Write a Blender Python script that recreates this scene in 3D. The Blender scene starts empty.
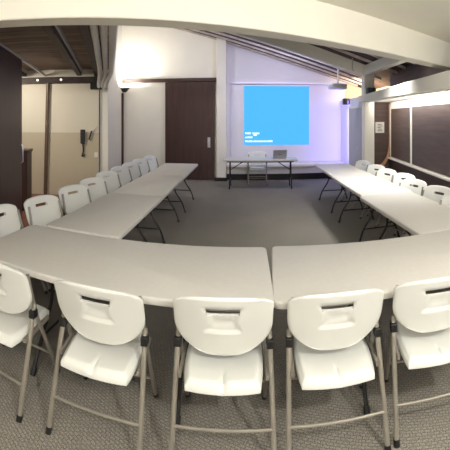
import bpy, math, random
from mathutils import Vector, Matrix
random.seed(4)
C = bpy.context.scene.collection
PI = math.pi
R = math.radians
S = bpy.context.scene

# ------------------------------------------------------------------ helpers
class MB:
    """collects shapes that become ONE mesh"""
    def __init__(self): self.v = []; self.f = []
    def add(self, vs, fs):
        o = len(self.v); self.v += [tuple(p) for p in vs]; self.f += [tuple(i + o for i in q) for q in fs]; return self
    def box(self, x0, x1, y0, y1, z0, z1):
        v = [(x0,y0,z0),(x1,y0,z0),(x1,y1,z0),(x0,y1,z0),(x0,y0,z1),(x1,y0,z1),(x1,y1,z1),(x0,y1,z1)]
        return self.add(v, [(3,2,1,0),(4,5,6,7),(0,1,5,4),(1,2,6,5),(2,3,7,6),(3,0,4,7)])
    def hexa(self, b, t):
        """b, t: four points each, counter-clockwise seen from above"""
        return self.add(list(b) + list(t), [(3,2,1,0),(4,5,6,7),(0,1,5,4),(1,2,6,5),(2,3,7,6),(3,0,4,7)])
    def bar(self, p, q, w, h):
        """box section bar from p to q, w wide (horizontal), h tall"""
        p = Vector(p); q = Vector(q); d = (q - p).normalized()
        s = d.cross(Vector((0,0,1)))
        if s.length < 1e-4: s = Vector((1,0,0))
        s.normalize(); u = s.cross(d).normalized()
        s *= w / 2; u *= h / 2
        return self.add([p-s-u, p+s-u, p+s+u, p-s+u, q-s-u, q+s-u, q+s+u, q-s+u],
                        [(0,1,2,3),(7,6,5,4),(0,4,5,1),(1,5,6,2),(2,6,7,3),(3,7,4,0)])
    def tube(self, pts, r, n=10, rx=None, smooth=0):
        pts = [Vector(p) for p in pts]
        for _ in range(smooth):
            q = [pts[0]]
            for a, b in zip(pts, pts[1:]): q += [a*.75+b*.25, a*.25+b*.75]
            pts = q + [pts[-1]]
        up = None; rings = []
        for i, p in enumerate(pts):
            d = (pts[min(i+1,len(pts)-1)] - pts[max(i-1,0)]).normalized()
            if up is None:
                up = Vector((1,0,0)) if abs(d.x) < .8 else Vector((0,1,0))
            a = (up - d * up.dot(d)).normalized(); up = a; b = d.cross(a)
            rings.append([p + a*math.cos(2*PI*k/n)*(rx or r) + b*math.sin(2*PI*k/n)*r for k in range(n)])
        v = [p for g in rings for p in g]; f = []
        for i in range(len(rings)-1):
            for k in range(n):
                f.append((i*n+k, i*n+(k+1)%n, (i+1)*n+(k+1)%n, (i+1)*n+k))
        f.append(tuple(range(n))[::-1]); f.append(tuple((len(rings)-1)*n + k for k in range(n)))
        return self.add(v, f)
    def prism(self, outline, z0, z1, r=0.0, seg=3):
        """vertical prism of a ccw outline with softly rounded upper and lower rims"""
        n = len(outline); cx = sum(p[0] for p in outline)/n; cy = sum(p[1] for p in outline)/n
        lev = []
        if r > 0:
            for k in range(seg+1):
                a = PI/2*k/seg; lev.append((z0 + r*(1-math.sin(a)), r*(1-math.cos(a))))
            lev = lev[::-1]
            lev = [(z0 + r*(1-math.cos(PI/2*k/seg)), r*(1-math.sin(PI/2*k/seg))) for k in range(seg+1)]
            lev += [(z1 - r*(1-math.cos(PI/2*k/seg)), r*(1-math.sin(PI/2*k/seg))) for k in range(seg, -1, -1)]
        else: lev = [(z0,0),(z1,0)]
        # inward offset along vertex normals
        nr = []
        for i in range(n):
            a = Vector(outline[i-1]); b = Vector(outline[i]); c = Vector(outline[(i+1)%n])
            e = (c-a); nr.append(Vector((-e.y, e.x)).normalized())
        v = []; f = []
        for z, off in lev:
            v += [(p[0]+nr[i].x*off, p[1]+nr[i].y*off, z) for i, p in enumerate(outline)]
        for l in range(len(lev)-1):
            for i in range(n):
                f.append((l*n+i, l*n+(i+1)%n, (l+1)*n+(i+1)%n, (l+1)*n+i))
        f.append(tuple(range(n))[::-1]); f.append(tuple((len(lev)-1)*n+i for i in range(n)))
        return self.add(v, f)
    def grid_shell(self, top, bot, ni, nj, keep=lambda i, j: True):
        """closed shell between two (ni+1)x(nj+1) point grids, dropped cells make holes"""
        o = len(self.v); W = ni+1
        idx = lambda i, j, s: o + s*W*(nj+1) + j*W + i
        for s, fn in ((0, top), (1, bot)):
            for j in range(nj+1):
                for i in range(ni+1): self.v.append(tuple(fn(i, j)))
        kp = {(i, j) for i in range(ni) for j in range(nj) if keep(i, j)}
        for (i, j) in kp:
            self.f.append((idx(i,j,0), idx(i+1,j,0), idx(i+1,j+1,0), idx(i,j+1,0)))
            self.f.append((idx(i,j+1,1), idx(i+1,j+1,1), idx(i+1,j,1), idx(i,j,1)))
            for (di, dj, a, b) in ((-1,0,(i,j+1),(i,j)), (1,0,(i+1,j),(i+1,j+1)), (0,-1,(i,j),(i+1,j)), (0,1,(i+1,j+1),(i,j+1))):
                if (i+di, j+dj) not in kp:
                    self.f.append((idx(*b,0), idx(*a,0), idx(*a,1), idx(*b,1)))
        return self
    def build(self, name, mat, parent=None, bevel=0, smooth=35):
        me = bpy.data.meshes.new(name); me.from_pydata(self.v, [], self.f); me.validate(); me.update()
        import bmesh
        bm = bmesh.new(); bm.from_mesh(me); bmesh.ops.remove_doubles(bm, verts=bm.verts, dist=1e-5)
        bmesh.ops.recalc_face_normals(bm, faces=bm.faces); bm.to_mesh(me); bm.free()
        if smooth:
            me.polygons.foreach_set('use_smooth', [True]*len(me.polygons)); me.set_sharp_from_angle(angle=R(smooth))
        o = bpy.data.objects.new(name, me); C.objects.link(o)
        if mat: me.materials.append(mat)
        if parent: o.parent = parent
        if bevel:
            b = o.modifiers.new('bevel', 'BEVEL'); b.width = bevel; b.segments = 2; b.limit_method = 'ANGLE'; b.angle_limit = R(40)
        return o

def tag(o, label, cat, group=None, kind=None):
    o['label'] = label; o['category'] = cat
    if group: o['group'] = group
    if kind: o['kind'] = kind
    return o
def thing(name, label, cat, loc=(0,0,0), rz=0, group=None, kind=None):
    o = bpy.data.objects.new(name, None); o.empty_display_size = .1; C.objects.link(o)
    o.location = loc; o.rotation_euler = (0,0,rz)
    return tag(o, label, cat, group, kind)
def struct(name, mb, mat, label, cat, parent=None, bevel=0):
    o = mb.build(name, mat, parent, bevel)
    return tag(o, label, cat, None, 'structure')
def dup(root, loc, rz, label):
    r = root.copy(); C.objects.link(r); r.location = loc; r.rotation_euler = (0,0,rz); r['label'] = label
    for ch in root.children:
        c = ch.copy(); C.objects.link(c); c.parent = r
        for g in ch.children:
            d = g.copy(); C.objects.link(d); d.parent = c
    return r

# ------------------------------------------------------------------ materials
def s2l(c): return tuple(((x/255)/12.92 if x/255 <= .04045 else (((x/255)+.055)/1.055)**2.4) for x in c)
def mat(name, rgb, rough=.6, metal=0, bump=0, bscale=60, var=0, vscale=4, emit=None, estr=0, spec=.5):
    m = bpy.data.materials.new(name); m.use_nodes = True; nt = m.node_tree; b = nt.nodes['Principled BSDF']
    col = (*s2l(rgb), 1)
    b.inputs['Base Color'].default_value = col; b.inputs['Roughness'].default_value = rough
    b.inputs['Metallic'].default_value = metal; b.inputs['Specular IOR Level'].default_value = spec
    tc = nt.nodes.new('ShaderNodeTexCoord')
    if var:
        n = nt.nodes.new('ShaderNodeTexNoise'); n.inputs['Scale'].default_value = vscale; n.inputs['Detail'].default_value = 5
        mx = nt.nodes.new('ShaderNodeMix'); mx.data_type = 'RGBA'; mx.blend_type = 'MULTIPLY'; mx.inputs[0].default_value = 1
        rp = nt.nodes.new('ShaderNodeValToRGB')
        rp.color_ramp.elements[0].color = (1-var,1-var,1-var,1); rp.color_ramp.elements[1].color = (1+var*.3,)*3+(1,)
        rp.color_ramp.elements[0].position = .3; rp.color_ramp.elements[1].position = .7
        nt.links.new(tc.outputs['Object'], n.inputs['Vector']); nt.links.new(n.outputs['Fac'], rp.inputs['Fac'])
        mx.inputs[6].default_value = col; nt.links.new(rp.outputs['Color'], mx.inputs[7]); nt.links.new(mx.outputs[2], b.inputs['Base Color'])
    if bump:
        n = nt.nodes.new('ShaderNodeTexNoise'); n.inputs['Scale'].default_value = bscale; n.inputs['Detail'].default_value = 4
        bp = nt.nodes.new('ShaderNodeBump'); bp.inputs['Strength'].default_value = bump; bp.inputs['Distance'].default_value = .01
        nt.links.new(tc.outputs['Object'], n.inputs['Vector']); nt.links.new(n.outputs['Fac'], bp.inputs['Height']); nt.links.new(bp.outputs['Normal'], b.inputs['Normal'])
    if emit:
        b.inputs['Emission Color'].default_value = (*s2l(emit), 1); b.inputs['Emission Strength'].default_value = estr
    return m

def wood(name, c1, c2, rough=.5, scale=(1,14,14), rot=0, plank=0, seam=.35, dist=2.0):
    """grain stretched along local x; plank > 0 adds board seams of that width across local y"""
    m = bpy.data.materials.new(name); m.use_nodes = True; nt = m.node_tree; b = nt.nodes['Principled BSDF']
    b.inputs['Roughness'].default_value = rough
    tc = nt.nodes.new('ShaderNodeTexCoord'); mp = nt.nodes.new('ShaderNodeMapping')
    mp.inputs['Scale'].default_value = scale; mp.inputs['Rotation'].default_value = (0,0,rot)
    n = nt.nodes.new('ShaderNodeTexNoise'); n.inputs['Scale'].default_value = 2.2; n.inputs['Detail'].default_value = 7; n.inputs['Distortion'].default_value = dist*.2
    rp = nt.nodes.new('ShaderNodeValToRGB'); rp.color_ramp.elements[0].color = (*s2l(c1),1); rp.color_ramp.elements[1].color = (*s2l(c2),1)
    rp.color_ramp.elements[0].position = .32; rp.color_ramp.elements[1].position = .7
    L = nt.links.new
    L(tc.outputs['Object'], mp.inputs['Vector']); L(mp.outputs['Vector'], n.inputs['Vector']); L(n.outputs['Fac'], rp.inputs['Fac'])
    out = rp.outputs['Color']
    if plank:
        sp = nt.nodes.new('ShaderNodeSeparateXYZ'); L(tc.outputs['Object'], sp.inputs[0])
        d = nt.nodes.new('ShaderNodeMath'); d.operation = 'DIVIDE'; d.inputs[1].default_value = plank; L(sp.outputs['Y'], d.inputs[0])
        fr = nt.nodes.new('ShaderNodeMath'); fr.operation = 'FRACT'; L(d.outputs[0], fr.inputs[0])
        lt = nt.nodes.new('ShaderNodeMath'); lt.operation = 'LESS_THAN'; lt.inputs[1].default_value = .09; L(fr.outputs[0], lt.inputs[0])
        fl = nt.nodes.new('ShaderNodeMath'); fl.operation = 'FLOOR'; L(d.outputs[0], fl.inputs[0])
        wn = nt.nodes.new('ShaderNodeTexWhiteNoise'); wn.noise_dimensions = '1D'; L(fl.outputs[0], wn.inputs['W'])
        mr = nt.nodes.new('ShaderNodeMapRange'); mr.inputs['To Min'].default_value = .72; mr.inputs['To Max'].default_value = 1.15; L(wn.outputs['Value'], mr.inputs['Value'])
        sm = nt.nodes.new('ShaderNodeMath'); sm.operation = 'MULTIPLY_ADD'; sm.inputs[1].default_value = -seam; L(lt.outputs[0], sm.inputs[0]); L(mr.outputs[0], sm.inputs[2])
        mx = nt.nodes.new('ShaderNodeMix'); mx.data_type = 'RGBA'; mx.blend_type = 'MULTIPLY'; mx.inputs[0].default_value = 1
        L(out, mx.inputs[6]); L(sm.outputs[0], mx.inputs[7]); out = mx.outputs[2]
    L(out, b.inputs['Base Color'])
    return m

def carpet_mat():
    m = bpy.data.materials.new('carpet'); m.use_nodes = True; nt = m.node_tree; b = nt.nodes['Principled BSDF']; L = nt.links.new
    b.inputs['Roughness'].default_value = .95; b.inputs['Specular IOR Level'].default_value = .15
    tc = nt.nodes.new('ShaderNodeTexCoord')
    mp = nt.nodes.new('ShaderNodeMapping'); mp.inputs['Rotation'].default_value = (0,0,R(24)); mp.inputs['Scale'].default_value = (1,1,1)
    L(tc.outputs['Object'], mp.inputs['Vector'])
    nz = nt.nodes.new('ShaderNodeTexNoise'); nz.inputs['Scale'].default_value = 14; nz.inputs['Detail'].default_value = 3; L(tc.outputs['Object'], nz.inputs['Vector'])
    ad = nt.nodes.new('ShaderNodeVectorMath'); ad.operation = 'MULTIPLY_ADD'; ad.inputs[1].default_value = (.012,.012,0)
    L(nz.outputs['Color'], ad.inputs[0]); L(mp.outputs['Vector'], ad.inputs[2])
    bk = nt.nodes.new('ShaderNodeTexBrick'); bk.inputs['Scale'].default_value = 1
    bk.inputs['Brick Width'].default_value = .034; bk.inputs['Row Height'].default_value = .019; bk.inputs['Mortar Size'].default_value = .004
    bk.inputs['Mortar Smooth'].default_value = .7; bk.offset = .5
    bk.inputs['Color1'].default_value = (1,1,1,1); bk.inputs['Color2'].default_value = (.82,.82,.82,1); bk.inputs['Mortar'].default_value = (.5,.49,.46,1)
    L(ad.outputs[0], bk.inputs['Vector'])
    n2 = nt.nodes.new('ShaderNodeTexNoise'); n2.inputs['Scale'].default_value = 190; n2.inputs['Detail'].default_value = 2; L(tc.outputs['Object'], n2.inputs['Vector'])
    rp = nt.nodes.new('ShaderNodeValToRGB'); rp.color_ramp.elements[0].color = (*s2l((88,85,81)),1); rp.color_ramp.elements[1].color = (*s2l((184,178,168)),1)
    rp.color_ramp.elements[0].position = .3; rp.color_ramp.elements[1].position = .66
    L(n2.outputs['Fac'], rp.inputs['Fac'])
    mx = nt.nodes.new('ShaderNodeMix'); mx.data_type = 'RGBA'; mx.blend_type = 'MULTIPLY'; mx.inputs[0].default_value = .8
    L(rp.outputs['Color'], mx.inputs[6]); L(bk.outputs['Color'], mx.inputs[7])
    n3 = nt.nodes.new('ShaderNodeTexNoise'); n3.inputs['Scale'].default_value = 1.3; L(tc.outputs['Object'], n3.inputs['Vector'])
    mr = nt.nodes.new('ShaderNodeMapRange'); mr.inputs['To Min'].default_value = .85; mr.inputs['To Max'].default_value = 1.12; L(n3.outputs['Fac'], mr.inputs['Value'])
    m2 = nt.nodes.new('ShaderNodeMix'); m2.data_type = 'RGBA'; m2.blend_type = 'MULTIPLY'; m2.inputs[0].default_value = 1
    L(mx.outputs[2], m2.inputs[6]); L(mr.outputs[0], m2.inputs[7]); L(m2.outputs[2], b.inputs['Base Color'])
    bp = nt.nodes.new('ShaderNodeBump'); bp.inputs['Strength'].default_value = .6; bp.inputs['Distance'].default_value = .006
    L(bk.outputs['Color'], bp.inputs['Height']); L(bp.outputs['Normal'], b.inputs['Normal'])
    return m

def terracotta_mat():
    m = bpy.data.materials.new('terracotta'); m.use_nodes = True; nt = m.node_tree; b = nt.nodes['Principled BSDF']; L = nt.links.new
    b.inputs['Roughness'].default_value = .55
    tc = nt.nodes.new('ShaderNodeTexCoord'); bk = nt.nodes.new('ShaderNodeTexBrick'); bk.inputs['Scale'].default_value = 1
    bk.inputs['Brick Width'].default_value = .3; bk.inputs['Row Height'].default_value = .3; bk.inputs['Mortar Size'].default_value = .006; bk.offset = 0
    bk.inputs['Color1'].default_value = (*s2l((150,98,76)),1); bk.inputs['Color2'].default_value = (*s2l((134,84,66)),1); bk.inputs['Mortar'].default_value = (*s2l((120,105,95)),1)
    L(tc.outputs['Object'], bk.inputs['Vector']); L(bk.outputs['Color'], b.inputs['Base Color'])
    return m

def twotone_mat():
    """cream paint above, taupe dado below 1.43 m"""
    m = bpy.data.materials.new('two_tone_paint'); m.use_nodes = True; nt = m.node_tree; b = nt.nodes['Principled BSDF']; L = nt.links.new
    b.inputs['Roughness'].default_value = .7
    tc = nt.nodes.new('ShaderNodeTexCoord'); sp = nt.nodes.new('ShaderNodeSeparateXYZ'); L(tc.outputs['Object'], sp.inputs[0])
    gt = nt.nodes.new('ShaderNodeMath'); gt.operation = 'GREATER_THAN'; gt.inputs[1].default_value = 1.43; L(sp.outputs['Z'], gt.inputs[0])
    mx = nt.nodes.new('ShaderNodeMix'); mx.data_type = 'RGBA'; mx.inputs[6].default_value = (*s2l((196,184,160)),1); mx.inputs[7].default_value = (*s2l((222,214,196)),1)
    L(gt.outputs[0], mx.inputs[0]); L(mx.outputs[2], b.inputs['Base Color'])
    return m

M = dict(
    plastic = mat('chair_plastic', (230,231,226), .42, bump=.08, bscale=400),
    table = mat('table_plastic', (213,210,204), .55, bump=.06, bscale=300, var=.03, vscale=30),
    edge = mat('table_underside', (120,116,110), .6),
    tube = mat('grey_tube', (150,144,134), .38, metal=.35),
    black = mat('black_plastic', (22,21,22), .5),
    blackmetal = mat('black_metal', (30,29,30), .4, metal=.3),
    white = mat('white_paint', (238,234,224), .7, bump=.04, bscale=90, var=.03, vscale=2),
    beam = mat('beam_paint', (232,228,214), .65, bump=.05, bscale=60, var=.03, vscale=2),
    wallback = mat('screen_wall_paint', (232,229,236), .7),
    door = wood('dark_door_wood', (58,36,32), (74,50,46), .45, (9,9,.7)),
    panel = wood('purple_brown_panel', (64,48,54), (78,60,64), .4, (9,9,.6)),
    brown = wood('brown_wall_boards', (78,62,58), (94,76,70), .55, (.7,.7,9)),
    roof = wood('dark_roof_boards', (54,38,34), (84,62,54), .7, (.8,10,10), plank=.14),
    rafter = wood('rafter_wood', (176,164,158), (214,204,196), .6, (2,9,9)),
    kroof = wood('weathered_planks', (112,92,80), (160,136,120), .75, (1,12,12), plank=.19, seam=.45),
    kbeam = wood('dark_rafter', (46,34,32), (70,54,50), .6, (3,3,9)),
    carpet = carpet_mat(), terra = terracotta_mat(), twotone = twotone_mat(),
    grey = mat('grey_paint', (188,184,178), .6),
    duct = mat('duct_grey', (205,202,196), .5, metal=.2),
    silver = mat('silver', (200,200,204), .3, metal=.7),
    paper = mat('paper', (222,218,210), .8),
    ink = mat('grey_ink', (120,116,114), .8),
    curtain = mat('orange_brown_curtain', (220,174,138), .85, bump=.2, bscale=40),
    screen = mat('projected_blue', (20,40,60), .9, emit=(76,182,248), estr=1.1),
    text = mat('projected_white', (200,200,200), .9, emit=(226,246,255), estr=1.0),
    ledw = mat('led_white', (255,255,255), .5, emit=(255,244,226), estr=2),
    ledv = mat('led_violet', (200,190,255), .5, emit=(120,100,255), estr=4),
    bulb = mat('bulb_white', (250,248,240), .4, emit=(255,246,230), estr=1.0),
    peach = mat('peach_paint', (238,214,186), .7),
    laptop = mat('laptop_grey', (176,176,186), .35, metal=.4),
    pipe = mat('brown_pipe', (104,84,70), .35, metal=.3),
)

# ------------------------------------------------------------------ camera: a hand-swept panorama, so a cylinder projection
F, X0, Y0 = 350.0, 245.0, 119.0
H = 1.74
cd = bpy.data.cameras.new('camera'); cam = bpy.data.objects.new('camera', cd); C.objects.link(cam)
cam.location = (0,0,H); cam.rotation_euler = (R(90),0,0); cd.type = 'PANO'; cd.clip_start = .05
for t in (cd, getattr(cd, 'cycles', None)):
    if t is None: continue
    try:
        t.panorama_type = 'CENTRAL_CYLINDRICAL'
        t.central_cylindrical_range_u_min = (0-X0)/F; t.central_cylindrical_range_u_max = (450-X0)/F
        t.central_cylindrical_range_v_min = -(450-Y0)/F; t.central_cylindrical_range_v_max = Y0/F
        t.central_cylindrical_radius = 1.0
    except Exception as e: print('camera', e)
S.camera = cam

# ------------------------------------------------------------------ room shell
ROOF = lambda x: 3.78 - .31*x
KROOF = lambda y: 3.03 + .40*(9.3 - y)
# the side room on the left stands at an angle to the tables
pd = Vector((-.38, .925, 0)).normalized(); pe = Vector((pd.y, -pd.x, 0))
p1 = Vector((-3.45,4.66,0)); p0 = p1 - pd*2.6
fp = [(-3.75,10.3),(-3.07,7.4),(-3.12,4.5),(-2.15,2.1),(-2.6,-2.6),(3.4,-2.6),(3.4,10.3)]
struct('floor', MB().prism(fp, -.05, 0), M['carpet'], 'grey beige patterned loop carpet covering the meeting room floor', 'floor')
struct('floor_side', MB().box(-7.6, -2.0, -2.6, 10.3, -.1, -.004), M['terra'], 'terracotta tiled floor strip beside the dark sliding panel', 'floor')

# back wall: left stretch (door), column, recessed screen stretch
zt = lambda x: ROOF(x) + .02
def wall_x(x0, x1, y0, y1, z0, n=1):
    return MB().hexa([(x0,y0,z0),(x1,y0,z0),(x1,y1,z0),(x0,y1,z0)], [(x0,y0,zt(x0)),(x1,y0,zt(x1)),(x1,y1,zt(x1)),(x0,y1,zt(x0))])
struct('wall_back', wall_x(-3.95, -.79, 9.97, 10.3, 0), M['white'], 'white back wall behind and above the dark sliding door', 'wall')
struct('wall_screen', wall_x(-.79, 3.0, 10.2, 10.4, 0), M['wallback'], 'lavender lit back wall carrying the blue projection', 'wall')
struct('trim_1', wall_x(-.80, -.53, 9.78, 10.2, 0), M['white'], 'white square column between the dark door and projection wall', 'column', bevel=.01)
# screen panel, LED behind its top edge
struct('trim_2', MB().box(-.42, 2.78, 10.16, 10.2, .48, 2.74), M['wallback'], 'raised white panel on the back wall framing the projection', 'panel', bevel=.006)
struct('trim_3', MB().box(-.42, 2.78, 10.1, 10.2, 2.76, 2.80), M['wallback'], 'thin white ledge along the top of the projection panel', 'ledge')
# side wall past the post with a white door, open above
struct('wall_right_far', MB().box(2.86, 3.0, 7.62, 10.2, 0, 2.30), M['wallback'], 'violet lit low side wall between post and projection wall', 'wall')
struct('wall_nook', MB().box(3.75, 3.85, 7.4, 10.4, 2.2, 2.75).box(3.0, 3.8, 10.2, 10.4, 2.2, 2.9).box(2.9, 3.8, 7.62, 10.3, 2.26, 2.30), M['peach'], 'warm lit upper niche above the low side wall', 'wall')
d = thing('door_1', 'plain white door in the side wall beside the white post', 'door', (2.86, 8.66, 0), 0, kind='structure')
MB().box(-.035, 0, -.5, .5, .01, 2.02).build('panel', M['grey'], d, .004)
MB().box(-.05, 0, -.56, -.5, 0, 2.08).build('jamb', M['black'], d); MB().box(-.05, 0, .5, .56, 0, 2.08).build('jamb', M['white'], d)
MB().box(-.05, 0, -.56, .56, 2.02, 2.08).build('lintel', M['white'], d)
MB().tube([(-.035,-.42,1.0),(-.09,-.42,1.0),(-.09,-.31,1.0)], .011, 8, smooth=1).build('handle', M['silver'], d)

# dark sliding door with wooden rail on the back wall
d = thing('door_2', 'dark brown sliding door hung on a rail at the back wall', 'door', (-1.56, 9.9, 0), kind='structure')
MB().box(-.73, .70, -.03, .03, .02, 2.80).build('panel', M['door'], d, .004)
h = MB(); h.box(.52,.56,-.05,-.028,.95,1.2).box(.50,.58,-.038,-.029,.93,1.22); h.build('handle', M['silver'], d, .003)
struct('trim_4', MB().box(-3.6, -.80, 9.85, 9.97, 2.81, 2.91), M['door'], 'dark brown wooden rail across the white back wall', 'rail', bevel=.004)
struct('baseboard_back', MB().box(-.84, -.50, 9.75, 9.80, 0, .10).box(-3.6, -2.4, 9.94, 9.97, 0, .1), M['black'], 'black baseboard at the foot of the white column', 'baseboard')
# stub wall between the side room and the dark door
qa = Vector((-3.05,7.40,0)); qb = Vector((-3.66,9.97,0)); qd = (qb-qa).normalized(); qn = Vector((qd.y,-qd.x,0))
def up(v, z): return (v.x, v.y, z)
def vwall(a, b, t, z0, z1):
    return MB().hexa([up(a-qn*t,z0), up(a,z0), up(b,z0), up(b-qn*t,z0)], [up(a-qn*t,z1), up(a,z1), up(b,z1), up(b-qn*t,z1)])
struct('wall_left_far', vwall(qa, qb, .19, 0, 5.05), M['white'], 'white stub wall ending beside the kitchen opening', 'wall', bevel=.008)
struct('trim_5', vwall(qb-qd*.13+qn*.06, qb-qd*.01+qn*.06, .058, 0, 2.52), M['door'], 'slim dark brown post in the far left corner', 'post', bevel=.004)
# bench along the projection wall
b = thing('wall_bench', 'low white ledge running along the foot of the projection wall', 'bench', (0,0,0))
MB().box(-.52, 2.855, 9.74, 10.19, .40, .47).build('bench_top', M['white'], b, .008)
MB().box(-.52, 2.855, 9.80, 9.84, .20, .40).build('apron', M['grey'], b)
MB().box(-.52, 2.855, 10.0, 10.05, 0, .40).build('plinth', M['black'], b)

# kitchen side room on the left
ka = Vector((-3.25,7.27,0))                       # right end of its far wall; walls run along pe and pd
def kbox(u0, u1, v0, v1, z0, z1, base=None):
    g = base or ka
    P = [g+pe*u0+pd*v0, g+pe*u1+pd*v0, g+pe*u1+pd*v1, g+pe*u0+pd*v1]
    return MB().hexa([up(p,z0) for p in P], [up(p,z1) for p in P])
kr = math.atan2(pe.y, pe.x)
w = struct('wall_kitchen', MB().box(-4.5, .02, 0, .15, 0, 3.0), M['twotone'], 'cream and taupe two tone wall of the side room', 'wall')
w.location = ka; w.rotation_euler.z = kr
struct('wall_kitchen_side', MB().box(-7.7, -7.55, -2.6, 9.4, 0, 3.2), M['twotone'], 'cream outer wall of the side room', 'wall')
kc = MB().box(-4.5, .25, -5.4, .05, 2.87, 2.92)
kc = struct('ceiling_side', kc, M['kroof'], 'weathered plank ceiling with dark rafters over the side room', 'ceiling')
kc.location = ka; kc.rotation_euler.z = kr
for u in (-2.7, -1.70, -.42, -.02):
    MB().box(u-.05, u+.05, -5.4, 0, 2.73, 2.87).build('rafter', M['kbeam'], kc)
    MB().box(u+.05, u+.075, -5.4, 0, 2.80, 2.87).build('batten', M['grey'], kc)
struct('trim_6', kbox(-4.5, .0, -.07, 0, 2.55, 2.70), M['kbeam'], 'dark wooden fascia along the top of the two tone wall', 'fascia')
# dark angled partition with its rail
d = thing('door_3', 'dark purple brown sliding partition panel at the left edge', 'door', (0,0,0), kind='structure')
kbox(-.05, 0, -3.05, 0, .01, 2.72, p1).build('panel', M['panel'], d, .004)
q = p1 - pd*.06 + pe*.03
MB().tube([up(q-pe*.03,1.02), up(q,1.04), up(q,1.30), up(q-pe*.03,1.32)], .012, 8).build('handle', M['silver'], d)
struct('trim_7', kbox(-.05, .0, -3.05, 2.4, 2.725, 2.76, p1), M['grey'], 'thin pale metal rail along the top of the dark partition', 'rail')
struct('wall_left', MB().box(-4.3, -4.2, -2.6, 2.4, 0, 3.1), M['white'], 'white side wall beside the camera', 'wall')
# right wall, dark boards with white framed windows under blinds; it leans a little inward towards the camera
XW = lambda y: 3.3 - (7.5-y)*.128
wa = -math.atan(.128)
def rw(y0, y1, a, b, z0, z1):
    return [(XW(y0)+a,y0,z0),(XW(y0)+b,y0,z0),(XW(y1)+b,y1,z0),(XW(y1)+a,y1,z0)], [(XW(y0)+a,y0,z1),(XW(y0)+b,y0,z1),(XW(y1)+b,y1,z1),(XW(y1)+a,y1,z1)]
wr = MB()
for q in ((-2.6,7.5,0,.1,0,.82),(-2.6,7.5,0,.1,2.10,3.1),(-2.6,-.5,0,.1,.82,2.1)): wr.hexa(*rw(*q))
struct('wall_right', wr, M['brown'], 'dark brown boarded window wall on the right', 'wall')
struct('wall_jog', MB().box(2.86, 3.6, 7.5, 7.62, 0, 2.3), M['brown'], 'short dark brown wall carrying the paper notice', 'wall')
ys = [7.42, 6.02, 4.25, 2.9, 1.3, -.5]
for i in range(5):
    y1, y0 = ys[i], ys[i+1]
    w = thing('window_%d' % (i+1), ['window with drawn dark blind next to the orange curtain', 'window with drawn dark blind at the right edge', 'blind covered window beside the right row of tables', 'blind covered window beside the near right table', 'blind covered window beside the camera'][i], 'window', (XW((y0+y1)/2), (y0+y1)/2, 0), wa, kind='structure')
    hw = (y1-y0)/2/math.cos(wa)
    fr = MB().box(-.03, .06, -hw, -hw+.03, .82, 2.04).box(-.03, .06, hw-.03, hw, .82, 2.04)
    fr.build('frame', M['white'], w, .003)
    MB().box(-.02,.06,-hw,hw,1.97,2.12).build('header', M['white'], w, .003)
    MB().box(-.09, .06, -hw, hw, .83, .862).build('sill', M['white'], w, .003)
    MB().box(.05, .056, -hw+.03, hw-.03, .85, 2.0).build('pane', M['black'], w)
    MB().box(-.012, .0, -hw+.04, hw-.04, .875, 1.985).build('blind', M['brown'], w)
# eave: lower white beam on post, soffit to the wall
XB = lambda y: 2.50 - (7.5-y)*.05
struct('trim_8', MB().hexa([(XB(-2.6),-2.6,2.11),(XB(-2.6)+.16,-2.6,2.11),(2.74,7.5,2.11),(2.5,7.5,2.11)], [(XB(-2.6),-2.6,2.44),(XB(-2.6)+.16,-2.6,2.44),(2.74,7.5,2.25),(2.5,7.5,2.25)]), M['white'], 'low white beam running along the window side', 'beam', bevel=.008)
struct('trim_9', MB().hexa([(XB(-2.6)+.1,-2.6,2.13),(XW(-2.6)+.02,-2.6,2.13),(3.32,7.5,2.13),(2.7,7.5,2.13)],[(XB(-2.6)+.1,-2.6,2.17),(XW(-2.6)+.02,-2.6,2.17),(3.32,7.5,2.17),(2.7,7.5,2.17)]), M['white'], 'white lit soffit between low beam and windows', 'soffit')
struct('trim_10', MB().box(2.63, 2.87, 7.4, 7.62, 0, 2.98), M['white'], 'white square post at the far end of right tables', 'post', bevel=.01)
struct('trim_11', MB().hexa([(2.53,5.1,2.72),(2.67,5.1,2.72),(2.74,7.5,2.72),(2.6,7.5,2.72)], [(2.53,5.1,2.9),(2.67,5.1,2.9),(2.74,7.5,2.93),(2.6,7.5,2.93)]), M['white'], 'white upper beam from the post towards the camera', 'beam')
xa, xb = -3.7, 2.75
struct('trim_12', MB().hexa([(xa,7.42,ROOF(xa)-.36),(xb,7.42,ROOF(xb)-.24),(xb,7.56,ROOF(xb)-.24),(xa,7.56,ROOF(xa)-.36)], [(xa,7.42,ROOF(xa)),(xb,7.42,ROOF(xb)),(xb,7.56,ROOF(xb)),(xa,7.56,ROOF(xa))]), M['white'], 'white sloping roof beam meeting the white post', 'beam')
# main roof
def sl(x0, x1, y0, y1, dz, t):
    return MB().hexa([(x0,y0,ROOF(x0)+dz),(x1,y0,ROOF(x1)+dz),(x1,y1,ROOF(x1)+dz),(x0,y1,ROOF(x0)+dz)], [(x0,y0,ROOF(x0)+dz+t),(x1,y0,ROOF(x1)+dz+t),(x1,y1,ROOF(x1)+dz+t),(x0,y1,ROOF(x0)+dz+t)])
rf = struct('ceiling', sl(-4.0, 3.9, 3.0, 10.5, 0, .06), M['roof'], 'dark brown boarded roof sloping down to the right', 'ceiling')
for y in (4.75, 5.3, 5.85, 6.4, 6.95, 8.05, 8.55, 9.05, 9.5, 9.9):
    sl(-3.6, 3.3, y-.02, y+.02, -.05, .05).build('rafter', M['rafter'], rf)
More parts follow.
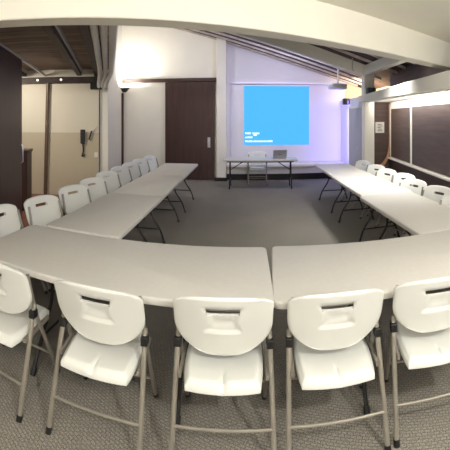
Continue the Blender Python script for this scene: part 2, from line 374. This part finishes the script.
# front ceiling and the big beam, set at the same angle as the side room
BA = -.455
bn = Vector((math.sin(BA), math.cos(BA), 0)); bt = Vector((bn.y, -bn.x, 0))
def bb(t0, t1, n0, n1, z0, z1):
    P = [bt*t0+bn*n0, bt*t1+bn*n0, bt*t1+bn*n1, bt*t0+bn*n1]
    return MB().hexa([up(p,z0) for p in P], [up(p,z1) for p in P])
struct('trim_13', bb(-5.5, 8.0, 2.43, 2.64, 2.445, 5.2), M['beam'], 'large white beam crossing the room overhead', 'beam', bevel=.012)
struct('ceiling_front', bb(-5.5, 8.0, -5.0, 2.43, 2.78, 2.9), M['beam'], 'white plaster ceiling above the near tables', 'ceiling')
struct('wall_front', MB().box(-7.6, 3.4, -2.7, -2.6, 0, 3.2), M['white'], 'white wall behind the camera', 'wall')

# ------------------------------------------------------------------ folding chair
def sm(a, b, x):
    t = max(0, min(1, (x-a)/(b-a))); return t*t*(3-2*t)
def make_chair(label, group):
    t = thing('folding_chair', label, 'chair', (0,0,0), 0, group)
    # backrest: curved shell with grip slot and embossed panel
    NI, NJ = 40, 34
    jt0, jt1 = 24, 27                                   # slot rows
    def tj(j):                                          # row parameter, finer around the slot
        return j/NJ
    def hw(t):
        if t < .55: return max(.012, .258*(1-((.55-t)/.55)**2.2)**.5)
        if t < .82: return .258
        return .258*(1-.30*((t-.82)/.18)**3.0)
    def pos(i, j, side):
        s = -1 + 2*i/NI; tt = tj(j); w = hw(tt)
        s2 = math.copysign(abs(s)**.9, s)
        x = s2*w; z = .488 + .372*tt
        z -= .014*s*s*sm(.7,1,tt)                       # gently arched top
        y = -.088 - .135*tt
        y += .040*(x/.258)**2                           # sides curve forward
        e = min(1-abs(s), .5)*w*2; e2 = min(tt, 1-tt)*.372*1.6
        k = min(1, min(e, e2)/.03); th = .004 + .010*math.sqrt(max(0, k*(2-k)))
        off = th*(1 if side else -1)
        if side == 0:                                   # rear face: embossed hourglass panel under the slot
            zz = tt*NJ
            hg = .062 + .030*(abs(zz-21)/6)**2
            inside = sm(hg+.008, hg-.003, abs(x)) * sm(14,15,zz) * (1-sm(27.5,28.5,zz))
            off += .013*inside
            bar = sm(.052,.045,abs(x)) * sm(17.5,18.3,zz) * (1-sm(21.5,22.3,zz)); off += .005*bar
            rim = sm(.024,.010,e); off -= .006*rim
        return (x, y+off, z)
    keep = lambda i, j: not (jt0 <= j < jt1 and 14 <= i < 26)
    bk = MB().grid_shell(lambda i,j: pos(i,j,0), lambda i,j: pos(i,j,1), NI, NJ, keep)
    bk.build('backrest', M['plastic'], t, smooth=60)
    # seat
    NI2, NJ2 = 48, 40
    def sp(i, j, side):
        u = -1 + 2*i/NI2; v = -1 + 2*j/NJ2
        # square to rounded square
        a = u*math.sqrt(max(0, 1-.16*v*v)); b = v*math.sqrt(max(0, 1-.12*u*u))
        m = max(abs(u), abs(v))
        x = a*(.212 + .006*v); y = -.022 + b*.214
        z = .446 + .010*v
        z -= .016*(1-min(1,(abs(u)/.85)**2))*(1-min(1,(abs(v)/.9)**2))     # dished
        ed = 1-m
        z -= .024*(1-sm(0,.13,ed))                                       # edge turns down
        rear = sm(-.35,-.95,v)
        if side: z -= .014 + .012*(1-sm(0,.1,ed))
        if True:
            cw = .007 + .012*sm(-.75,-1,v)
            z -= (.002 if side else .019)*math.exp(-(x/cw)**2)*rear*(1-.25*sm(-.93,-1,v))    # crease running in from the rear edge
        return (x, y, z)
    MB().grid_shell(lambda i,j: sp(i,j,0), lambda i,j: sp(i,j,1), NI2, NJ2).build('seat', M['plastic'], t, smooth=60)
    for s in (-1, 1):
        l = MB().tube([(s*.228,-.118,.79),(s*.232,-.085,.68),(s*.238,-.058,.58),(s*.240,-.015,.47),(s*.240,.225,.012)], .0125, 12, rx=.0125)
        l = l.build('front_leg', M['tube'], t)
        MB().tube([(s*.240,.217,.026),(s*.240,.232,0)], .0155, 10).build('foot_cap', M['black'], l)
        l = MB().tube([(s*.245,-.066,.60),(s*.250,-.118,.42),(s*.257,-.238,.012)], .0135, 12, rx=.0145).build('rear_leg', M['tube'], t)
        MB().tube([(s*.257,-.231,.03),(s*.257,-.241,0)], .0175, 10).build('foot_cap', M['black'], l)
        h = MB().box(s*.246-.019, s*.246+.019, -.105,-.055,.520,.568); h.build('hinge', M['black'], t, .005)
        MB().bar((s*.228,-.15,.405),(s*.228,.12,.425), .016, .026).build('seat_bracket', M['tube'], t)
    MB().tube([(-.256,-.195,.178),(.256,-.195,.178)], .0075, 10).build('stretcher', M['tube'], t)
    MB().tube([(-.240,.128,.185),(.240,.128,.185)], .0075, 10).build('stretcher', M['tube'], t)
    return t

G1 = 'white folding chairs along the near tables'
G2 = 'white folding chairs along the left tables'
G3 = 'white folding chairs along the right tables'
chair0 = make_chair('white folding chair seen squarely from behind in middle of near row', G1)
chair0.location = (-.115, 1.945, 0); chair0.rotation_euler = (0,0,R(1))
def chair(x, y, rz, label, group):
    c = dup(chair0, (x,y,0), R(rz), label); c['group'] = group; return c
chair(-.785, 1.89, 2, 'white folding chair in near row, second from the left frame edge', G1)
chair(-1.47, 1.85, 0, 'white folding chair in near row cut off by the left frame edge', G1)
chair(.488, 1.935, -4, 'white folding chair at near right table, just right of the table joint', G1)
chair(1.09, 1.86, -14, 'white folding chair in near row cut off by the right frame edge', G1)
chair(-2.10, 2.70, -90, 'white folding chair at the left end of the near left table', G1)
# left row, facing +X; the backrest sits .16 behind the chair origin
LL = ['white folding chair along left tables, nearest to the camera, beside the dark partition',
 'white folding chair along left tables, second from the near end',
 'white folding chair along left tables, third from the near end',
 'white folding chair along left tables, fourth from the near end, below the wall phone',
 'white folding chair along left tables, fifth from near end, before the stub wall',
 'white folding chair along left tables, sixth from near end, by the slim dark post',
 'white folding chair along left tables, second from the far end',
 'white folding chair along left tables, at far end next to dark sliding door']
for (x, y, a), lab in zip([(-2.02,3.28,-105),(-2.02,4.02,-109),(-2.04,4.66,-108),(-2.10,5.36,-110),(-2.11,6.02,-107),(-2.12,6.64,-108),(-2.12,7.28,-110),(-2.08,7.98,-105)], LL):
    chair(x, y, a, lab, G2)
RL = ['white folding chair along right tables, farthest one, below the paper notice',
 'white folding chair along right tables, second from the far end',
 'white folding chair along right tables, third from the far end, near the orange curtain',
 'white folding chair along right tables, fourth from the far end, partly behind its neighbour',
 'white folding chair along right tables, below the white window mullion',
 'white folding chair along right tables, second nearest the camera',
 'white folding chair along right tables, nearest, cut by the right frame edge']
for (x, y, a), lab in zip([(2.30,6.96,106),(2.30,6.20,107),(2.26,5.60,106),(2.32,5.03,104),(2.20,4.46,108),(2.24,3.84,106),(2.12,3.22,104)], RL):
    chair(x, y, a, lab, G3)
chair(.33, 9.32, 180, 'white folding chair behind the presenter table facing the room', 'chair at the presenter table')

# ------------------------------------------------------------------ folding table
def rrect(lx, ly, r, seg=6):
    pts = []
    for cx, cy, a0 in ((lx/2-r, ly/2-r, 0), (-lx/2+r, ly/2-r, 90), (-lx/2+r, -ly/2+r, 180), (lx/2-r, -ly/2+r, 270)):
        for k in range(seg+1):
            a = R(a0 + 90*k/seg); pts.append((cx + r*math.cos(a), cy + r*math.sin(a)))
    return pts
def make_table(L, W, label, group, legmat, inset=.30):
    t = thing('folding_table', label, 'table', (0,0,0), 0, group)
    MB().prism(rrect(L, W, .05), .695, .74, .010).build('tabletop', M['table'], t, smooth=50)
    for s in (-1, 1):
        MB().box(-L/2+.10, L/2-.10, s*(W/2-.10)-.012, s*(W/2-.10)+.012, .665, .697).build('side_rail', M['blackmetal'], t)
        x = s*(L/2-inset)
        fr = MB()
        fr.tube([(x,-W/2+.10,.68),(x,W/2-.10,.68)], .013, 8)
        for q in (-1, 1):
            fr.tube([(x,q*.10,.68),(x,q*.10,.46),(x,q*.13,.36),(x,q*.25,.20),(x,q*(W/2-.07),.02)], .0135, 8, smooth=2)
        fr.tube([(x,-.105,.45),(x,.105,.45)], .010, 8); fr.tube([(x,-.25,.20),(x,.25,.20)], .010, 8)
        fr = fr.build('leg_frame', legmat, t)
        for q in (-1, 1):
            MB().tube([(x,q*(W/2-.082),.04),(x,q*(W/2-.062),0)], .019, 8).build('foot_cap', M['black'], fr)
        br = MB().tube([(x,-.03,.44),(x-s*.36,-.03,.675)], .008, 8).tube([(x,.03,.44),(x-s*.36,.03,.675)], .008, 8)
        br.build('brace', legmat, t)
    return t
TG = 'white folding tables forming the long U'
tl = make_table(2.07, .85, 'large white folding table on the near left of the joint', 'near cross tables', M['blackmetal'], .55)
tl.location = (-.87, 2.315, 0)
r0 = R(-4); o = Vector((.180, 2.33, 0)); c = o + Vector((math.cos(r0), math.sin(r0), 0))*1.035
dup(tl, c, r0, 'large white folding table on the near right of the joint')
row = make_table(1.655, .75, 'white folding table in left row, nearest, touching the near left table', TG, M['blackmetal'])
row.location = (-1.42, 3.61, 0); row.rotation_euler = (0,0,R(90))
dup(row, (-1.42, 5.27, 0), R(90), 'white folding table in the middle of the left row')
dup(row, (-1.415, 6.93, 0), R(90), 'white folding table at far end of left row, near dark sliding door')
dup(row, (1.83, 3.48, 0), R(90), 'white folding table in right row, nearest, touching the near right table')
dup(row, (1.87, 5.14, 0), R(90), 'white folding table in the middle of the right row')
dup(row, (1.89, 6.80, 0), R(90), 'white folding table at far end of right row, near white post')
t = make_table(1.86, .62, 'white folding table for the presenter below the projection', 'presenter table', M['blackmetal'], .16); t.location = (.39, 8.88, 0); t.rotation_euler.z = R(-1.5)

# ------------------------------------------------------------------ presenter things
t = thing('laptop', 'open grey laptop on the presenter table, lid towards the room', 'laptop', (.86, 8.78, .74), R(2))
MB().prism(rrect(.34,.23,.015), .002, .018, .003).build('keyboard_base', M['laptop'], t)
lid = MB().hexa([(-.17,-.125,.016),(.17,-.125,.016),(.17,-.115,.016),(-.17,-.115,.016)], [(-.17,-.185,.235),(.17,-.185,.235),(.17,-.175,.235),(-.17,-.175,.235)]).build('lid', M['laptop'], t, .003)
MB().tube([(-.022,-.158,.125),(-.022,-.161,.127)], .022, 14).tube([(.022,-.158,.125),(.022,-.161,.127)], .022, 14).build('emblem', M['ink'], lid)

t = thing('projected_image', 'light blue projected picture with white text on the back wall', 'projection', (0,10.155,0))
MB().box(-.03, 1.88, -.003, 0, .985, 2.70).build('picture', M['screen'], t)
random.seed(9)
def words(x0, x1, z, h):
    x = x0; tx = MB()
    while x < x1:
        w = random.uniform(.018,.04); tx.box(x, min(x+w, x1), -.006, -.003, z, z+h*random.choice((1,.8,1,.9))); x += w + .006
    tx.build('text_line', M['text'], t)
words(.01,.17,1.30,.055); words(.22,.42,1.30,.055); words(.25,.34,1.25,.05)
words(.01,.22,1.185,.05); words(.01,.80,1.07,.05)

t = thing('projector', 'silver projector hanging on a pole from the roof', 'projector', (2.17, 8.0, 0))
MB().prism(rrect(.40,.34,.05), 2.45, 2.56, .02).build('body', M['silver'], t)
MB().tube([(0,0,2.56),(0.02,0,ROOF(2.19)-.01)], .022, 10).build('pole', M['grey'], t)
MB().tube([(-.09,.16,2.505),(-.09,.19,2.505)], .03, 16).build('lens', M['black'], t)
MB().box(-.09,.09,-.09,.09,2.555,2.575).build('bracket', M['silver'], t)

def speaker(loc, rz, label):
    t = thing('speaker', label, 'speaker', loc, rz)
    MB().box(-.09,.09,-.08,.08,0,.17).build('body', M['black'], t, .012)
    MB().tube([(0,-.08,.085),(0,-.088,.085)], .06, 16).build('grille', M['blackmetal'], t)
speaker((2.775, 9.35, 2.14), R(-90), 'small black box high on the violet side wall beside the projection')
speaker((2.75, 7.30, 2.265), R(0), 'small black box on the low beam against the white post')

# notice
t = thing('paper_notice', 'white paper notice on the short dark wall', 'notice', (3.03, 7.497, 1.42))
MB().box(-.10,.12,-.003,0,0,.25).build('sheet', M['paper'], t)
ln = MB()
for k in range(5): ln.box(-.05+.012*(k%2), .075-.02*(k%3), -.005,-.003, .04+.037*k, .056+.037*k)
ln.build('print', M['ink'], t)
# curtain gathered at the window corner
cm = MB(); NI3, NJ3 = 18, 20
def cp(i, j, side):
    u = i/NI3; v = j/NJ3; fl = (1-v)**9
    w = .06 + .12*fl
    x = 3.29 - u*w - .20*fl
    return (x, 7.44 + .02*math.sin(u*16) - .04*u + (.006 if side else 0), .64 + 1.46*v)
cm.grid_shell(lambda i,j: cp(i,j,0), lambda i,j: cp(i,j,1), NI3, NJ3)
tag(cm.build('curtain', M['curtain'], None, smooth=60), 'gathered orange brown curtain hanging in the window corner', 'curtain')

# side room things (placed along the two tone wall)
def kp(u, off=0, z=0): return up(ka + pe*u - pd*off, z)
t = thing('wall_phone', 'black wall phone with hanging cord on the two tone wall', 'phone', kp(-.34,0,1.10), kr)
MB().box(-.055,.055,-.06,0,.08,.40).build('body', M['black'], t, .01)
MB().tube([(0,-.03,.09),(.015,-.03,-.08),(-.008,-.03,-.16),(-.025,-.03,-.20),(.025,-.03,-.21),(.03,-.03,-.16)], .016, 8, smooth=2).build('cord', M['black'], t)
t = thing('cable_bracket', 'small dark wall bracket trailing a cable beside the phone', 'bracket', kp(-.17,0,1.27), kr)
MB().bar((-.03,-.03,.0),(.03,-.03,.2), .04, .03).build('body', M['black'], t)
MB().tube([(.025,-.03,.19),(.09,-.03,.24),(.17,-.03,.32)], .010, 8, smooth=2).build('cable', M['duct'], t)
t = thing('light_switch', 'square white light switch on the taupe dado', 'switch', kp(-.04,0,.87), kr)
MB().box(-.04,.04,-.012,0,0,.11).build('plate', M['white'], t, .003); MB().box(-.016,.016,-.02,-.012,.03,.08).build('rocker', M['white'], t, .002)
a = kp(-1.20,.06,0); c_ = kp(-1.14,.06,2.55)
tag(MB().tube([a,c_], .042, 12).build('drain_pipe', M['pipe']), 'brown vertical pipe standing against the two tone wall', 'pipe')
for k, (u, lab) in enumerate(((-1.37,'small round white lamp on dark fascia, nearer the dark partition'),(-.83,'small round white lamp on dark fascia, past the brown pipe'))):
    t = thing('fascia_lamp', lab, 'lamp', kp(u,.07,2.63), kr, 'lamps on the fascia')
    MB().tube([(0,0,0),(0,-.03,0)], .035, 12).build('base', M['black'], t)
    MB().tube([(0,-.03,0),(0,-.045,0),(0,-.06,0)], .026, 12).build('bulb', M['bulb'], t)
# low dark cabinet behind the partition edge
g = Vector((-3.83,5.37,0)) - pe*.22 + pd*.2
t = thing('low_cabinet', 'low dark wooden cabinet behind the edge of the partition', 'cabinet', g, kr)
MB().box(-.2,.2,-.2,.2,0,1.10).build('body', M['door'], t, .004); MB().box(-.22,.22,-.22,.22,1.10,1.15).build('top', M['door'], t, .004)
MB().box(.0,.18,-.215,-.2,.1,1.06).build('door', M['door'], t, .003)
# ducts under the edge of the side room ceiling
for k, (u, rr, lab) in enumerate(((.075,.048,'grey duct under the side room ceiling edge, next to the rafters'),(.185,.045,'grey duct under the side room ceiling edge, middle of three'),(.30,.052,'grey duct under the side room ceiling edge, next to bright wall'))):
    pts = [kp(u,5.4,2.78), kp(u,2.6,2.76), kp(u,1.2,2.74), kp(u-.01,.55,2.70), kp(u-.03-.03*k,.30,2.60), kp(u-.05-.04*k,.22,2.44)]
    tag(MB().tube(pts, rr, 12, smooth=2).build('duct', M['duct']), lab, 'duct', 'grey ducts at the stub wall')
t = thing('duct_box', 'black box at the end of the grey ducts by the stub wall', 'box', kp(-.02,.16,2.40), kr)
MB().box(-.14,.12,-.1,.07,0,.16).build('body', M['black'], t, .01); MB().box(-.06,.06,-.06,.06,.16,.34).build('neck', M['black'], t, .01)
# wall uplight
t = thing('wall_uplight', 'black wedge wall uplight on top of the slim dark post', 'lamp', (-3.50, 9.72, 2.53))
MB().hexa([(-.04,-.02,0),(.06,-.02,0),(.06,.04,0),(-.04,.04,0)], [(-.08,-.10,.12),(.16,-.10,.12),(.16,.06,.12),(-.08,.06,.12)]).build('housing', M['black'], t, .005)
MB().box(-.06,.14,-.08,.04,.121,.124).build('lens', M['ledw'], t)
# hanging wire by the truss
tag(MB().tube([(2.28,7.2,3.05),(2.28,7.2,2.82),(2.31,7.2,2.78)], .012, 6).build('hanging_wire', M['grey']), 'short pale wire hanging from the roof before the white beam', 'wire')

# ------------------------------------------------------------------ lights
def area(name, loc, size, power, col, target=None, sy=None, spread=None):
    l = bpy.data.lights.new(name, 'AREA'); l.energy = power; l.color = col; l.size = size
    if sy: l.shape = 'RECTANGLE'; l.size_y = sy
    if spread: l.spread = spread
    o = bpy.data.objects.new(name, l); C.objects.link(o); o.location = loc
    d = (Vector(target) - Vector(loc)) if target else Vector((0,0,-1))
    o.rotation_euler = d.to_track_quat('-Z', 'Y').to_euler(); return o
def point(name, loc, power, col, r=.05):
    l = bpy.data.lights.new(name, 'POINT'); l.energy = power; l.color = col; l.shadow_soft_size = r
    o = bpy.data.objects.new(name, l); C.objects.link(o); o.location = loc; return o
WARM = (1, .985, .945)
point('lamp_near_right', (1.4,-.4,2.5), 162, WARM, .05)
point('lamp_near_left', (-.5,-1.0,2.5), 82, WARM, .05)
area('fill_ceiling_bounce', (1.3,-.3,1.75), .8, 55, WARM, (1.6,.6,3))  # added upward fill that brightens the near ceiling, no fixture here
area('fill_mid_right', (2.15,4.95,2.85), .4, 27, (1,.985,.94), (2.1,5.3,0), spread=R(95))  # added fill hidden behind the big beam, lifts the right row
area('fill_mid_left', (-1.2,4.3,3.2), .5, 10, (1,.97,.93))  # unseen soft fill over the left row, added without a fitting
area('fill_back_left', (-1.7,7.75,4.1), .5, 24, (1,.97,.94), (-2.4,10,1.6))  # added light behind the roof beam to brighten the white back wall
area('fill_side_room', (-4.6,4.8,2.66), .5, 42, (1,.93,.81), (-4.2,7.0,1.4))  # added warm fill out of view, lights the two tone wall
area('lamp_uplight', (-3.36,9.50,2.68), .2, 45, (1,.97,.9), (-3.36,9.55,4.5))
area('led_wash', (.9,7.75,3.22), 1.6, 36, (.75,.75,1), (1.1,10.2,1.6), .1)
area('led_wall_top', (1.2,10.06,2.83), 3.0, .8, (.62,.55,1), (1.2,10.3,2.2), .04)
area('led_wall_side', (2.79,9.26,1.35), .07, 16, (.30,.25,1), (2.83,10.2,1.35), 1.8)
area('led_soffit', (2.72,4.6,2.105), 5.4, 32, (1,.98,.92), (3.0,4.6,2.07), .03)
area('lamp_niche', (3.0,8.75,2.46), .2, 34, (1,.90,.74), (3.75,9.2,2.46))
w = bpy.data.worlds.new('world'); S.world = w; w.use_nodes = True
w.node_tree.nodes['Background'].inputs['Color'].default_value = (.6,.65,.8,1); w.node_tree.nodes['Background'].inputs['Strength'].default_value = .1
S.view_settings.view_transform = 'Standard'; S.view_settings.look = 'None'; S.view_settings.exposure = 0; S.view_settings.gamma = 1
S.view_settings.use_curve_mapping = False
